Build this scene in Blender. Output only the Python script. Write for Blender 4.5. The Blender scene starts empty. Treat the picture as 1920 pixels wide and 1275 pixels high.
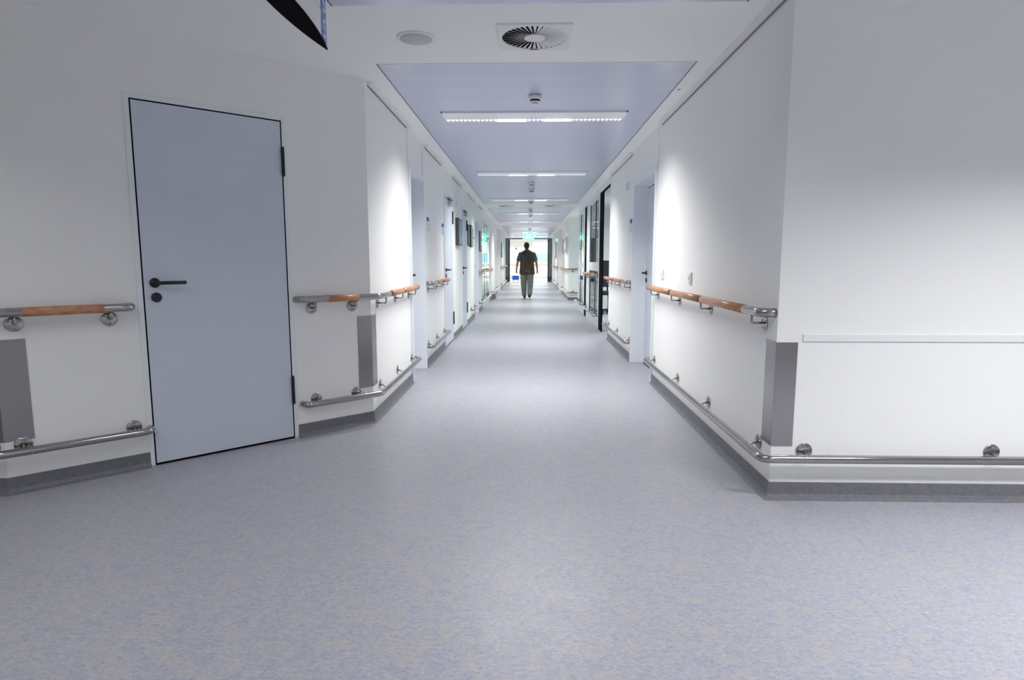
import bpy, bmesh, math, random
from mathutils import Vector, Matrix
random.seed(7)
D = bpy.data
SC = bpy.context.scene
C = SC.collection

# ------------------------------------------------------------------ camera, world, exposure
F, VPX, VPY, EYE = 1166.0, 991.0, 488.5, 1.19
_f = Vector((VPX-960.0, VPY-637.5, F)).normalized()            # corridor direction in (right, down, forward)
_p = math.atan2(637.5-VPY, F)
_up = Vector((0, -math.cos(_p), -math.sin(_p))); _up = (_up-_f*_up.dot(_f)).normalized()
_x = _up.cross(_f)
if _x.x < 0: _x = -_x
cd = D.cameras.new('camera'); cam = D.objects.new('camera', cd); C.objects.link(cam)
right = Vector((_x.x, _f.x, _up.x)); down = Vector((_x.y, _f.y, _up.y)); fwd = Vector((_x.z, _f.z, _up.z))
M = Matrix((right, -down, -fwd)).transposed().to_4x4(); M.translation = (0, 0, EYE)
cam.matrix_world = M
cd.sensor_width = 36; cd.lens = F/1920*36; cd.clip_start = .02; cd.clip_end = 200
SC.camera = cam
SC.view_settings.view_transform = 'Standard'; SC.view_settings.look = 'None'
SC.view_settings.gamma = 1; SC.view_settings.use_curve_mapping = False
SC.view_settings.exposure = 0.22
SC.cycles.max_bounces = 14; SC.cycles.diffuse_bounces = 8; SC.cycles.sample_clamp_indirect = 6
W = D.worlds.new('daylight'); SC.world = W; W.use_nodes = True
bg = W.node_tree.nodes['Background']; bg.inputs[0].default_value = (.86, .95, 1, 1); bg.inputs[1].default_value = 3.0

def area(name, loc, sx, sy, power, spread=180, color=(1, 1, 1), rot=(0, 0, 0)):
    l = D.lights.new(name, 'AREA'); l.shape = 'RECTANGLE'; l.size = sx; l.size_y = sy
    l.energy = power; l.color = color; l.spread = math.radians(spread)
    o = D.objects.new(name, l); C.objects.link(o); o.location = loc; o.rotation_euler = rot
    return o
LAMP_Y = [2.0, 5.6, 9.17, 13.02, 16.8, 20.2, 24.0, 27.8, 31.6]
LAMP_P = [9, 41, 38, 38, 38, 36, 34, 34, 30]
for y, p in zip(LAMP_Y, LAMP_P):
    area('lamp_light', (.04, y, 2.418), 1.15, .24, p, 132, (1, .99, .965))
FOYER = [(-2.3, 1.3, 12, 140), (2.6, 1.35, 54, 130), (-1.9, -1.6, 22, 150), (1.9, -1.6, 34, 150)]
for x, y, p, sp in FOYER:
    area('foyer_light', (x, y, 2.418), 1.5, .24, p, sp, (.975, .98, 1) if x > 2 else (1, .995, .96))
area('end_hall_light', (-1.6, 37.2, 2.41), 2.4, .6, 130, 160, (1, .99, .95))
area('end_hall_light', (1.2, 37.2, 2.41), 2.0, .6, 130, 160, (1, .99, .95))
area('office_fill', (2.7, 12.6, 2.41), 1.2, .6, 90, 170, (.92, .98, 1))  # added fill, no fitting seen; brightens the room behind the glazed screens
area('side_room_fill', (-2.6, 16.9, 2.41), 1.2, .6, 90, 170, (.94, 1, .97))  # added fill without a seen fitting, so the left window panes look bright

# ------------------------------------------------------------------ materials
def newmat(name):
    m = D.materials.new(name); m.use_nodes = True
    return m, m.node_tree, m.node_tree.nodes['Principled BSDF']
def mat(name, col, rough=.5, metal=0, spec=.5, noise=0, scale=30, bump=0, bscale=200, emit=None, es=0, aniso=None):
    m, nt, b = newmat(name)
    b.inputs['Base Color'].default_value = (*col, 1)
    b.inputs['Roughness'].default_value = rough; b.inputs['Metallic'].default_value = metal
    b.inputs['Specular IOR Level'].default_value = spec
    tc = nt.nodes.new('ShaderNodeTexCoord')
    mp = nt.nodes.new('ShaderNodeMapping'); nt.links.new(tc.outputs['Object'], mp.inputs[0])
    if aniso: mp.inputs['Scale'].default_value = aniso
    if noise:
        n = nt.nodes.new('ShaderNodeTexNoise'); n.inputs['Scale'].default_value = scale; n.inputs['Detail'].default_value = 5
        nt.links.new(mp.outputs[0], n.inputs['Vector'])
        r = nt.nodes.new('ShaderNodeMapRange'); r.inputs['From Min'].default_value = .3; r.inputs['From Max'].default_value = .7
        r.inputs['To Min'].default_value = 1-noise; r.inputs['To Max'].default_value = 1+noise
        nt.links.new(n.outputs[0], r.inputs[0])
        mx = nt.nodes.new('ShaderNodeVectorMath'); mx.operation = 'SCALE'; mx.inputs[0].default_value = col
        nt.links.new(r.outputs[0], mx.inputs['Scale']); nt.links.new(mx.outputs[0], b.inputs['Base Color'])
    if bump:
        n = nt.nodes.new('ShaderNodeTexNoise'); n.inputs['Scale'].default_value = bscale; n.inputs['Detail'].default_value = 3
        nt.links.new(mp.outputs[0], n.inputs['Vector'])
        bp = nt.nodes.new('ShaderNodeBump'); bp.inputs['Strength'].default_value = bump; bp.inputs['Distance'].default_value = .002
        nt.links.new(n.outputs[0], bp.inputs['Height']); nt.links.new(bp.outputs[0], b.inputs['Normal'])
    if emit:
        b.inputs['Emission Color'].default_value = (*emit, 1); b.inputs['Emission Strength'].default_value = es
    return m

def linoleum(name, gain=1.0, seam=False):
    m, nt, b = newmat(name)
    N, L = nt.nodes, nt.links
    tc = N.new('ShaderNodeTexCoord')
    def noise(scale, sx, sy, detail, lo, hi, off=0, rz=0):
        mp = N.new('ShaderNodeMapping'); mp.inputs['Scale'].default_value = (sx, sy, sy); mp.inputs['Location'].default_value = (off, off*1.7, off)
        mp.inputs['Rotation'].default_value = (0, 0, rz)
        L.new(tc.outputs['Object'], mp.inputs[0])
        n = N.new('ShaderNodeTexNoise'); n.inputs['Scale'].default_value = scale; n.inputs['Detail'].default_value = detail
        n.inputs['Distortion'].default_value = .15
        L.new(mp.outputs[0], n.inputs['Vector'])
        r = N.new('ShaderNodeMapRange'); r.inputs['From Min'].default_value = lo; r.inputs['From Max'].default_value = hi
        L.new(n.outputs[0], r.inputs[0]); return r.outputs[0]
    def mix(a, col, fac):
        x = N.new('ShaderNodeMix'); x.data_type = 'RGBA'
        L.new(fac, x.inputs[0])
        if hasattr(a, 'links'): L.new(a, x.inputs[6])
        else: x.inputs[6].default_value = (*a, 1)
        x.inputs[7].default_value = (*col, 1); return x.outputs[2]
    g = gain
    c = mix((.29*g, .298*g, .35*g), (.385*g, .385*g, .42*g), noise(55, .75, 1.4, 4, .34, .66))
    c = mix(c, (.262*g, .305*g, .395*g), noise(19, .9, 1.25, 6, .47, .82, 3.1, .7))
    c = mix(c, (.395*g, .365*g, .35*g), noise(16, .9, 1.25, 6, .47, .82, 9.7, -.6))
    c = mix(c, (.15*g, .15*g, .20*g), noise(120, .7, 1.5, 5, .58, .78, 5.3, .9))
    c = mix(c, (.54*g, .55*g, .60*g), noise(110, .7, 1.5, 5, .58, .80, 15.3, -.9))
    if seam:
        s = N.new('ShaderNodeSeparateXYZ'); L.new(tc.outputs['Object'], s.inputs[0])
        a = N.new('ShaderNodeMath'); a.operation = 'SUBTRACT'; a.inputs[1].default_value = 1.19; L.new(s.outputs[0], a.inputs[0])
        ab = N.new('ShaderNodeMath'); ab.operation = 'ABSOLUTE'; L.new(a.outputs[0], ab.inputs[0])
        lt = N.new('ShaderNodeMath'); lt.operation = 'LESS_THAN'; lt.inputs[1].default_value = .0014; L.new(ab.outputs[0], lt.inputs[0])
        ly = N.new('ShaderNodeMath'); ly.operation = 'LESS_THAN'; ly.inputs[1].default_value = 3.0; L.new(s.outputs[1], ly.inputs[0])
        mu = N.new('ShaderNodeMath'); mu.operation = 'MULTIPLY'; L.new(lt.outputs[0], mu.inputs[0]); L.new(ly.outputs[0], mu.inputs[1])
        m2 = N.new('ShaderNodeMath'); m2.operation = 'MULTIPLY'; m2.inputs[1].default_value = .55; L.new(mu.outputs[0], m2.inputs[0])
        c = mix(c, (.22, .22, .25), m2.outputs[0])
    L.new(c, b.inputs['Base Color'])
    r = noise(7, 1, 1, 4, .3, .7, 2)
    rr = N.new('ShaderNodeMapRange'); rr.inputs['To Min'].default_value = .33; rr.inputs['To Max'].default_value = .40
    L.new(r, rr.inputs[0]); L.new(rr.outputs[0], b.inputs['Roughness'])
    b.inputs['Specular IOR Level'].default_value = .42
    return m

def panel_metal():
    m, nt, b = newmat('blue_grey_metal_panels'); N, L = nt.nodes, nt.links
    tc = N.new('ShaderNodeTexCoord'); s = N.new('ShaderNodeSeparateXYZ'); L.new(tc.outputs['Object'], s.inputs[0])
    a = N.new('ShaderNodeMath'); a.operation = 'SUBTRACT'; a.inputs[1].default_value = 4.155; L.new(s.outputs[1], a.inputs[0])
    dv = N.new('ShaderNodeMath'); dv.operation = 'DIVIDE'; dv.inputs[1].default_value = .31; L.new(a.outputs[0], dv.inputs[0])
    fr = N.new('ShaderNodeMath'); fr.operation = 'FRACT'; L.new(dv.outputs[0], fr.inputs[0])
    lt = N.new('ShaderNodeMath'); lt.operation = 'LESS_THAN'; lt.inputs[1].default_value = .022; L.new(fr.outputs[0], lt.inputs[0])
    mx = N.new('ShaderNodeMix'); mx.data_type = 'RGBA'; L.new(lt.outputs[0], mx.inputs[0])
    mx.inputs[6].default_value = (.60, .63, .76, 1); mx.inputs[7].default_value = (.80, .81, .86, 1)
    # micro perforation
    v = N.new('ShaderNodeTexVoronoi'); v.inputs['Scale'].default_value = 260; v.inputs['Randomness'].default_value = 0; L.new(tc.outputs['Object'], v.inputs['Vector'])
    g = N.new('ShaderNodeMapRange'); g.inputs['From Min'].default_value = .25; g.inputs['From Max'].default_value = .35; g.inputs['To Min'].default_value = .78
    L.new(v.outputs['Distance'], g.inputs[0])
    sc = N.new('ShaderNodeVectorMath'); sc.operation = 'SCALE'; L.new(mx.outputs[2], sc.inputs[0]); L.new(g.outputs[0], sc.inputs['Scale'])
    L.new(sc.outputs[0], b.inputs['Base Color'])
    b.inputs['Metallic'].default_value = .35; b.inputs['Roughness'].default_value = .34
    return m

def glass_mat(name, tint, refl=1.0):
    m = D.materials.new(name); m.use_nodes = True; nt = m.node_tree; nt.nodes.clear(); N, L = nt.nodes, nt.links
    o = N.new('ShaderNodeOutputMaterial'); t = N.new('ShaderNodeBsdfTransparent'); t.inputs[0].default_value = (*tint, 1)
    g = N.new('ShaderNodeBsdfGlossy'); g.inputs['Roughness'].default_value = .02; g.inputs[0].default_value = (.9, 1, .96, 1)
    fr = N.new('ShaderNodeFresnel'); fr.inputs[0].default_value = 1.5
    mx = N.new('ShaderNodeMixShader'); L.new(fr.outputs[0], mx.inputs[0]); L.new(t.outputs[0], mx.inputs[1]); L.new(g.outputs[0], mx.inputs[2])
    L.new(mx.outputs[0], o.inputs[0]); return m

def brushed(name, col, rough):
    m, nt, b = newmat(name); N, L = nt.nodes, nt.links
    b.inputs['Metallic'].default_value = 1; b.inputs['Base Color'].default_value = (*col, 1)
    tc = N.new('ShaderNodeTexCoord'); mp = N.new('ShaderNodeMapping'); mp.inputs['Scale'].default_value = (600, 600, 6); L.new(tc.outputs['Object'], mp.inputs[0])
    n = N.new('ShaderNodeTexNoise'); n.inputs['Scale'].default_value = 1; n.inputs['Detail'].default_value = 4; L.new(mp.outputs[0], n.inputs['Vector'])
    r = N.new('ShaderNodeMapRange'); r.inputs['To Min'].default_value = rough-.02; r.inputs['To Max'].default_value = rough+.02; L.new(n.outputs[0], r.inputs[0])
    L.new(r.outputs[0], b.inputs['Roughness']); return m

def wood():
    m, nt, b = newmat('beech_wood'); N, L = nt.nodes, nt.links
    tc = N.new('ShaderNodeTexCoord'); mp = N.new('ShaderNodeMapping'); mp.inputs['Scale'].default_value = (40, 40, 160); L.new(tc.outputs['Object'], mp.inputs[0])
    n = N.new('ShaderNodeTexNoise'); n.inputs['Scale'].default_value = .6; n.inputs['Detail'].default_value = 6; L.new(mp.outputs[0], n.inputs['Vector'])
    cr = N.new('ShaderNodeValToRGB'); cr.color_ramp.elements[0].position = .3; cr.color_ramp.elements[0].color = (.42, .175, .085, 1)
    cr.color_ramp.elements[1].position = .7; cr.color_ramp.elements[1].color = (.60, .31, .17, 1)
    L.new(n.outputs[0], cr.inputs[0]); L.new(cr.outputs[0], b.inputs['Base Color']); b.inputs['Roughness'].default_value = .35
    return m

M_WALL = mat('white_woodchip_paint', (.86, .865, .85), .65, spec=.3, bump=.35, bscale=160)
M_CEIL = mat('white_ceiling_paint', (.92, .92, .92), .75, spec=.3, bump=.1, bscale=120)
M_FLOOR = linoleum('marbled_linoleum', 1.0, True)
M_SKIRT = linoleum('dark_marbled_linoleum', .47)
M_PANEL = panel_metal()
M_FRAME = mat('white_lacquer', (.80, .83, .86), .35)
M_DOOR = mat('blue_grey_laminate', (.61, .665, .745), .42, noise=.015, scale=3)
M_DARK = mat('black_rubber_seal', (.002, .002, .003), .8, spec=.05)
M_BLACK = mat('black_plastic', (.008, .008, .010), .35)
M_STEEL = mat('polished_steel', (.42, .40, .39), .15, 1, noise=.03, scale=9)
M_PLATE = brushed('brushed_steel', (.36, .35, .355), .24)
M_WOOD = wood()
M_WHITE = mat('white_plastic', (.82, .82, .82), .4)
M_GREYP = mat('grey_plastic', (.45, .46, .48), .5)
M_LIGHTG = mat('light_grey_mesh', (.60, .60, .62), .7, bump=.5, bscale=900)
M_GLOW = mat('lamp_tube_glow', (1, 1, 1), .5, emit=(.95, .97, 1), es=1.0)
M_GLOWHI = mat('lamp_core_glow', (1, 1, 1), .5, emit=(.95, .97, 1), es=2.4)
M_BLUE = mat('blue_sign_plate', (.015, .11, .50), .4)
M_SIGNBLUE = mat('pale_blue_sign_foil', (.08, .22, .60), .4)
M_RED = mat('red_plastic', (.45, .04, .04), .4)
M_PRINT = mat('grey_print', (.25, .25, .28), .6)
M_GLASS = glass_mat('clear_green_glass', (.84, .93, .90))
M_ALU = mat('pale_aluminium', (.74, .78, .80), .35, .2)
M_ANTH = mat('anthracite_frame', (.03, .045, .06), .4)
M_DGREY = mat('dark_grey_green_door', (.17, .20, .20), .4)
M_MID = mat('mid_grey_paint', (.42, .42, .43), .6)
M_GREEN = mat('green_exit_glow', (.1, .8, .5), .4, emit=(.12, 1, .55), es=3)
M_GWHITE = mat('white_exit_glow', (1, 1, 1), .4, emit=(.75, 1, .88), es=3.5)
M_CYAN = mat('cyan_frosted_pane', (.35, .72, .75), .5, emit=None)
M_CREAM = mat('cream_wall_paint', (.80, .78, .70), .7, bump=.2, bscale=160)
M_BLUEBOX = mat('royal_blue_plastic', (.01, .13, .55), .4)

# ------------------------------------------------------------------ mesh helpers
def tag(o, label=None, cat=None, group=None, kind=None):
    if label: o['label'] = label
    if cat: o['category'] = cat
    if group: o['group'] = group
    if kind: o['kind'] = kind
    return o
def thing(name, label=None, cat=None, loc=(0, 0, 0), group=None, kind=None, rz=0):
    o = D.objects.new(name, None); C.objects.link(o); o.location = loc; o.rotation_euler = (0, 0, rz)
    o.empty_display_size = .1
    return tag(o, label, cat, group, kind)
class MB:
    """collects shapes, links them as ONE mesh object"""
    def __init__(s): s.v = []; s.f = []; s.mi = []; s.sm = []; s.m = 0
    def face(s, idx, smooth=False): s.f.append(idx); s.mi.append(s.m); s.sm.append(smooth)
    def box(s, a, b, T=None):
        x0, y0, z0 = a; x1, y1, z1 = b
        x0, x1 = min(x0, x1), max(x0, x1); y0, y1 = min(y0, y1), max(y0, y1); z0, z1 = min(z0, z1), max(z0, z1)
        n = len(s.v)
        for z in (z0, z1):
            for x, y in ((x0, y0), (x1, y0), (x1, y1), (x0, y1)):
                p = Vector((x, y, z)); s.v.append(tuple(T @ p) if T else tuple(p))
        for q in ((0, 3, 2, 1), (4, 5, 6, 7), (0, 1, 5, 4), (1, 2, 6, 5), (2, 3, 7, 6), (3, 0, 4, 7)):
            s.face([n+i for i in q])
        return s
    def prism(s, pts, z0, z1, T=None):
        """plan polygon extruded in z"""
        n = len(s.v); k = len(pts)
        for z in (z0, z1):
            for x, y in pts:
                p = Vector((x, y, z)); s.v.append(tuple(T @ p) if T else tuple(p))
        s.face([n+i for i in reversed(range(k))]); s.face([n+k+i for i in range(k)])
        for i in range(k): j = (i+1) % k; s.face([n+i, n+j, n+k+j, n+k+i])
        return s
    def tube(s, path, r, seg=14, caps=True, radii=None):
        P = [Vector(p) for p in path]; n0 = len(s.v); up = None
        for i, p in enumerate(P):
            t = ((P[i+1]-p) if i == 0 else (p-P[i-1]) if i == len(P)-1 else ((P[i+1]-p).normalized()+(p-P[i-1]).normalized())).normalized()
            if up is None:
                up = Vector((0, 0, 1)) if abs(t.z) < .9 else Vector((1, 0, 0))
            u = (up-t*up.dot(t)).normalized(); w = t.cross(u); up = u
            rr = radii[i] if radii else r
            for k in range(seg):
                a = 2*math.pi*k/seg; s.v.append(tuple(p+u*(rr*math.cos(a))+w*(rr*math.sin(a))))
        for i in range(len(P)-1):
            for k in range(seg):
                a = n0+i*seg+k; b = n0+i*seg+(k+1) % seg
                s.face([a, b, b+seg, a+seg], True)
        if caps:
            s.face([n0+k for k in reversed(range(seg))]); s.face([n0+(len(P)-1)*seg+k for k in range(seg)])
        return s
    def lathe(s, prof, origin, axis=(0, 0, 1), seg=28, smooth=True):
        """prof: (radius, height along axis)"""
        o = Vector(origin); t = Vector(axis).normalized(); u = t.orthogonal().normalized(); w = t.cross(u); n0 = len(s.v)
        for r, h in prof:
            for k in range(seg):
                a = 2*math.pi*k/seg; s.v.append(tuple(o+t*h+u*(max(r, 1e-5)*math.cos(a))+w*(max(r, 1e-5)*math.sin(a))))
        for i in range(len(prof)-1):
            for k in range(seg):
                a = n0+i*seg+k; b = n0+i*seg+(k+1) % seg; s.face([a, b, b+seg, a+seg], smooth)
        s.face([n0+k for k in reversed(range(seg))]); s.face([n0+(len(prof)-1)*seg+k for k in range(seg)])
        return s
    def build(s, name, mats, parent=None, bevel=0):
        me = D.meshes.new(name); me.from_pydata(s.v, [], s.f)
        for m in (mats if isinstance(mats, (list, tuple)) else [mats]): me.materials.append(m)
        for i, p in enumerate(me.polygons): p.material_index = s.mi[i]; p.use_smooth = s.sm[i]
        bm = bmesh.new(); bm.from_mesh(me); bmesh.ops.recalc_face_normals(bm, faces=bm.faces); bm.to_mesh(me); bm.free()
        o = D.objects.new(name, me); C.objects.link(o)
        if parent is not None:
            o.parent = parent
        if bevel:
            b = o.modifiers.new('bevel', 'BEVEL'); b.width = bevel; b.segments = 2; b.limit_method = 'ANGLE'
        return o
def rel(parent, o):
    """geometry given in world coordinates: keep it there under an Empty that stands at the thing's base"""
    o.parent = parent
    o.matrix_parent_inverse = (Matrix.Translation(parent.location) @ Matrix.Rotation(parent.rotation_euler.z, 4, 'Z')).inverted()
    return o
def part(mb, name, mats, parent, bevel=0): return rel(parent, mb.build(name, mats, None, bevel))
def sub(mb, name, mats, parent_part, bevel=0):
    o = mb.build(name, mats, None, bevel); o.parent = parent_part
    o.matrix_parent_inverse = (parent_part.matrix_parent_inverse if parent_part.parent else Matrix()).inverted() if False else Matrix()
    g = parent_part.parent
    o.matrix_parent_inverse = Matrix()                          # parent part sits at identity in world space
    return o
def offs(pts, d, side=1):
    """offset a plan polyline towards the room, mitred"""
    P = [Vector((p[0], p[1])) for p in pts]; out = []
    nrm = []
    for a, b in zip(P, P[1:]):
        t = (b-a).normalized(); nrm.append(Vector((-t.y, t.x))*side)
    for i, p in enumerate(P):
        if i == 0: m = nrm[0]
        elif i == len(P)-1: m = nrm[-1]
        else:
            s_ = nrm[i-1]+nrm[i]; m = s_/(1+nrm[i-1].dot(nrm[i]))
        out.append((p.x+m.x*d, p.y+m.y*d))
    return out
def sweep(mb, pts, prof, side=1):
    """profile [(out, z)...] swept along plan polyline"""
    rings = [offs(pts, u, side) for u, z in prof]; k = len(prof); n0 = len(mb.v)
    for i in range(len(pts)):
        for j, (u, z) in enumerate(prof): mb.v.append((rings[j][i][0], rings[j][i][1], z))
    for i in range(len(pts)-1):
        for j in range(k):
            a = n0+i*k+j; b = n0+i*k+(j+1) % k; mb.face([a, b, b+k, a+k])
    mb.face([n0+j for j in range(k)]); mb.face([n0+(len(pts)-1)*k+j for j in range(k)])
    return mb
def rounded(path, R, n=7):
    P = [Vector(p) for p in path]; out = [P[0]]
    for i in range(1, len(P)-1):
        a = (P[i-1]-P[i]); b = (P[i+1]-P[i]); la, lb = a.length, b.length; a.normalize(); b.normalize()
        ang = a.angle(b); d = R/math.tan(ang/2); d = min(d, la*.49 if i > 1 else la*.98, lb*.49 if i < len(P)-2 else lb*.98)
        p, q = P[i]+a*d, P[i]+b*d
        for k in range(n+1):
            t = k/n; out.append(p*(1-t)**2+P[i]*2*t*(1-t)+q*t*t)
    out.append(P[-1]); return out

# ------------------------------------------------------------------ the plan
WL, WR, H = -1.142, 1.215, 2.44
A = (-2.66, 3.0); B = (WL, 4.473)
dAB = Vector((B[0]-A[0], B[1]-A[1])).normalized()
def onAB(d): return (A[0]+dAB.x*d, A[1]+dAB.y*d)

# floor
MB().box((-5.2, -3.6, -.12), (5.2, 40.2, 0)).build('floor', M_FLOOR)
D.objects['floor']['kind'] = 'structure'
# ceiling
ceil = thing('ceiling', kind='structure', loc=(0, 18, H))
c = MB().box((-5.2, -3.6, H), (5.2, 40.2, H+.12))
part(c, 'plaster_ceiling', M_CEIL, ceil)
MX0, MX1 = -.972, 1.055
for y0, y1 in ((-3.0, 3.228), (4.155, 14.07), (15.15, 20.9), (22.8, 34.6)):
    p = MB().box((MX0, y0, H-.004), (MX1, y1, H+.01))
    part(p, 'metal_ceiling_panel', M_PANEL, ceil)
    e = MB()
    for x in (MX0-.006, MX1): e.box((x, y0, H-.006), (x+.006, y1, H+.01))
    part(e, 'panel_edge_strip', mat('grey_edge_strip', (.13, .13, .14), .5), ceil)

# wall profile: solid slab .25 thick
WP = [(0, 0), (-.25, 0), (-.25, H), (0, H)]
def lintel(mb, x0, x1, y0, y1, z0, z1=H): mb.box((x0, y0, z0), (x1, y1, z1))
# left wall (room is on the right-hand side when walking up the corridor -> side -1)
lw = MB()
sweep(lw, [(-5.2, 3.0), A, B, (WL, 5.99), (-1.285, 5.99), (-1.285, 6.815), (WL, 6.815), (WL, 13.09), (-1.26, 13.09), (-1.26, 14.14), (WL, 14.14), (WL, 15.4)], WP, -1)
lintel(lw, WL, -1.30, 5.98, 6.83, 2.075); lintel(lw, WL, -1.30, 13.08, 14.15, 2.07)
lintel(lw, WL, -1.39, 15.39, 18.46, 2.26)
sweep(lw, [(WL, 18.45), (WL, 22.6), (-1.275, 22.6), (-1.275, 25.5), (WL, 25.5), (WL, 31.0), (-1.31, 31.0), (-1.31, 35.3)], WP, -1)
sweep(lw, [(-1.31, 35.3), (-1.31, 35.55), (-5.2, 35.55)], WP, -1)
tag(lw.build('wall_left', M_WALL), kind='structure')
rw = MB()
sweep(rw, [(5.2, 3.05), (WR, 3.05), (WR, 6.03), (1.385, 6.03), (1.385, 7.31), (WR, 7.31), (WR, 9.48)], WP, 1)
lintel(rw, WR, 1.40, 6.02, 7.32, 2.075)
lintel(rw, WR, 1.465, 9.47, 15.45, 2.33)
sweep(rw, [(1.75, 15.40), (1.75, 18.9), (WR, 18.9), (WR, 23.0), (1.36, 23.0), (1.36, 25.4), (WR, 25.4), (WR, 31.0), (1.33, 31.0), (1.33, 35.3)], WP, 1)
sweep(rw, [(1.33, 35.3), (1.33, 35.55), (5.2, 35.55)], WP, 1)
tag(rw.build('wall_right', M_WALL), kind='structure')
# foyer behind the camera
fb = MB().box((-5.2, -3.8, 0), (5.2, -3.6, H)); tag(fb.build('wall_back', M_WALL), kind='structure')
fb = MB().box((-5.4, -3.8, 0), (-5.2, 3.25, H)); tag(fb.build('wall_foyer_left', M_WALL), kind='structure')
fb = MB().box((5.2, -3.8, 0), (5.4, 3.30, H)); tag(fb.build('wall_foyer_right', M_WALL), kind='structure')

# skirting (coved linoleum)
SP = [(0, .001), (.034, .001), (.016, .009), (.009, .026), (.007, .085), (0, .085)]
def skirt(name, segs, side):
    mb = MB()
    for s in segs: sweep(mb, s, SP, side)
    return tag(mb.build(name, M_SKIRT), kind='structure')
skirt('baseboard_left', [[(-5.2, 3.0), A, onAB(.645)], [onAB(1.538), B, (WL, 5.98)], [(WL, 6.84), (WL, 8.43)], [(WL, 9.335), (WL, 10.68)],
      [(WL, 11.47), (WL, 13.07)], [(WL, 14.16), (WL, 15.4)], [(WL, 18.45), (WL, 22.6)], [(WL, 25.5), (WL, 31.0), (-1.31, 31.0), (-1.31, 34.9)]], -1)
skirt('baseboard_right', [[(5.2, 3.05), (WR, 3.05), (WR, 6.02)], [(WR, 7.33), (WR, 9.48)], [(WR, 18.9), (WR, 23.0)], [(WR, 25.4), (WR, 31.0), (1.33, 31.0), (1.33, 34.9)]], 1)
skirt('baseboard_niche', [[(1.75, 15.6), (1.75, 18.9), (WR, 18.9)]], 1)

# ------------------------------------------------------------------ doors
def lever(parent, name, T, side, long=.145):
    """black lever handle on a rosette; T maps (along wall, out of wall, up)"""
    mb = MB(); ax = (T.to_3x3() @ Vector((0, 1, 0)))
    mb.lathe([(.0275, 0), (.0275, .008), (.024, .011), (.012, .012), (.0105, .045)], T @ Vector((0, 0, 0)), ax)
    pth = rounded([T @ Vector((0, .008, 0)), T @ Vector((0, .052, 0)), T @ Vector((side*long, .052, 0))], .018)
    mb.tube(pth, .0105, 12)
    mb.lathe([(.004, -.0105), (.0095, -.005), (.0105, 0), (.0095, .005), (.004, .0105)], T @ Vector((side*long, .052, 0)), (0, 0, 1), 12)
    return part(mb, name, M_BLACK, parent)
def make_door(idx, origin, dirv, outv, w, h, handle, label, hinges=True, jamb_out=.006, jamb_in=.05, framew=.028, depth=.045, out=.0, closer=False, headface=True, hz=1.064):
    """origin: plan point of the leaf's start, dirv along the leaf, outv towards the corridor; handle = 'start'/'end'"""
    d = Vector((*dirv, 0)).normalized(); n = Vector((*outv, 0)).normalized()
    R = Matrix((d, n, Vector((0, 0, 1)))).transposed().to_4x4(); T = Matrix.Translation((origin[0], origin[1], 0)) @ R
    t = thing('door_%d' % idx, label, 'door', (origin[0]+d.x*w/2, origin[1]+d.y*w/2, 0), kind='structure')
    g = .008
    fr = MB()
    fr.box((-g-framew, -jamb_in, 0), (-g, jamb_out, h+g+framew), T); fr.box((w+g, -jamb_in, 0), (w+g+framew, jamb_out, h+g+framew), T)
    fr.box((-g, -jamb_in, h+g), (w+g, jamb_out, h+g+framew), T)
    part(fr, 'door_frame', M_FRAME, t, .0015)
    se = MB()
    se.box((-g, -.03, .001), (0, jamb_out-.003, h+g), T); se.box((w, -.03, .001), (w+g, jamb_out-.003, h+g), T)
    se.box((0, -.03, h), (w, jamb_out-.003, h+g), T); se.box((0, -.03, .001), (w, jamb_out-.002, .013), T)  # bottom strip is black in place of the shaded gap under the leaf
    part(se, 'seal_and_dark_gap', M_DARK, t)
    lf = MB().box((.0, -.03, .013), (w, jamb_out-.001, h), T)
    part(lf, 'door_leaf', M_DOOR, t, .001)
    hx = .055 if handle == 'start' else w-.055; sd = 1 if handle == 'start' else -1
    TH = T @ Matrix.Translation((hx, jamb_out-.001, hz))
    lever(t, 'door_handle', TH, sd)
    k = MB(); p0 = T @ Vector((hx+.004*sd, jamb_out-.001, hz-.083))
    k.lathe([(.0275, 0), (.0275, .007), (.024, .010)], p0, n); k.box((-.004, 0, -.012), (.004, .013, .012), Matrix.Translation(p0) @ R)
    part(k, 'key_rosette', M_BLACK, t)
    if hinges:
        hp = w+.006 if handle == 'start' else -.006
        for z0, z1 in ((1.728, 1.905), (.24, .425)):
            hm = MB(); q = T @ Vector((hp, jamb_out+.008, z0))
            hm.lathe([(.006, -.004), (.0095, 0), (.0105, .003), (.0105, z1-z0-.003), (.0095, z1-z0), (.006, z1-z0+.004)], q, (0, 0, 1), 14)
            part(hm, 'hinge', M_BLACK, t)
    if closer:
        b = MB().box((w*.42, jamb_out, h-.075), (w*.42+.25, jamb_out+.05, h-.018), T)
        part(b, 'door_closer', M_GREYP, t, .006)
        a = MB().box((w*.30, jamb_out+.012, h+.002), (w*.86, jamb_out+.030, h+.020), T)
        a.tube([T @ Vector((w*.42+.05, jamb_out+.03, h-.02)), T @ Vector((w*.42+.05, jamb_out+.025, h+.012))], .009, 10)
        part(a, 'closer_arm', M_PRINT, t)
    return t
nAB = (dAB.y, -dAB.x)
make_door(1, onAB(.676), dAB, nAB, .826, 2.062, 'start', 'blue-grey flush door with black lever in the angled left wall', jamb_in=.03)
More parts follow.
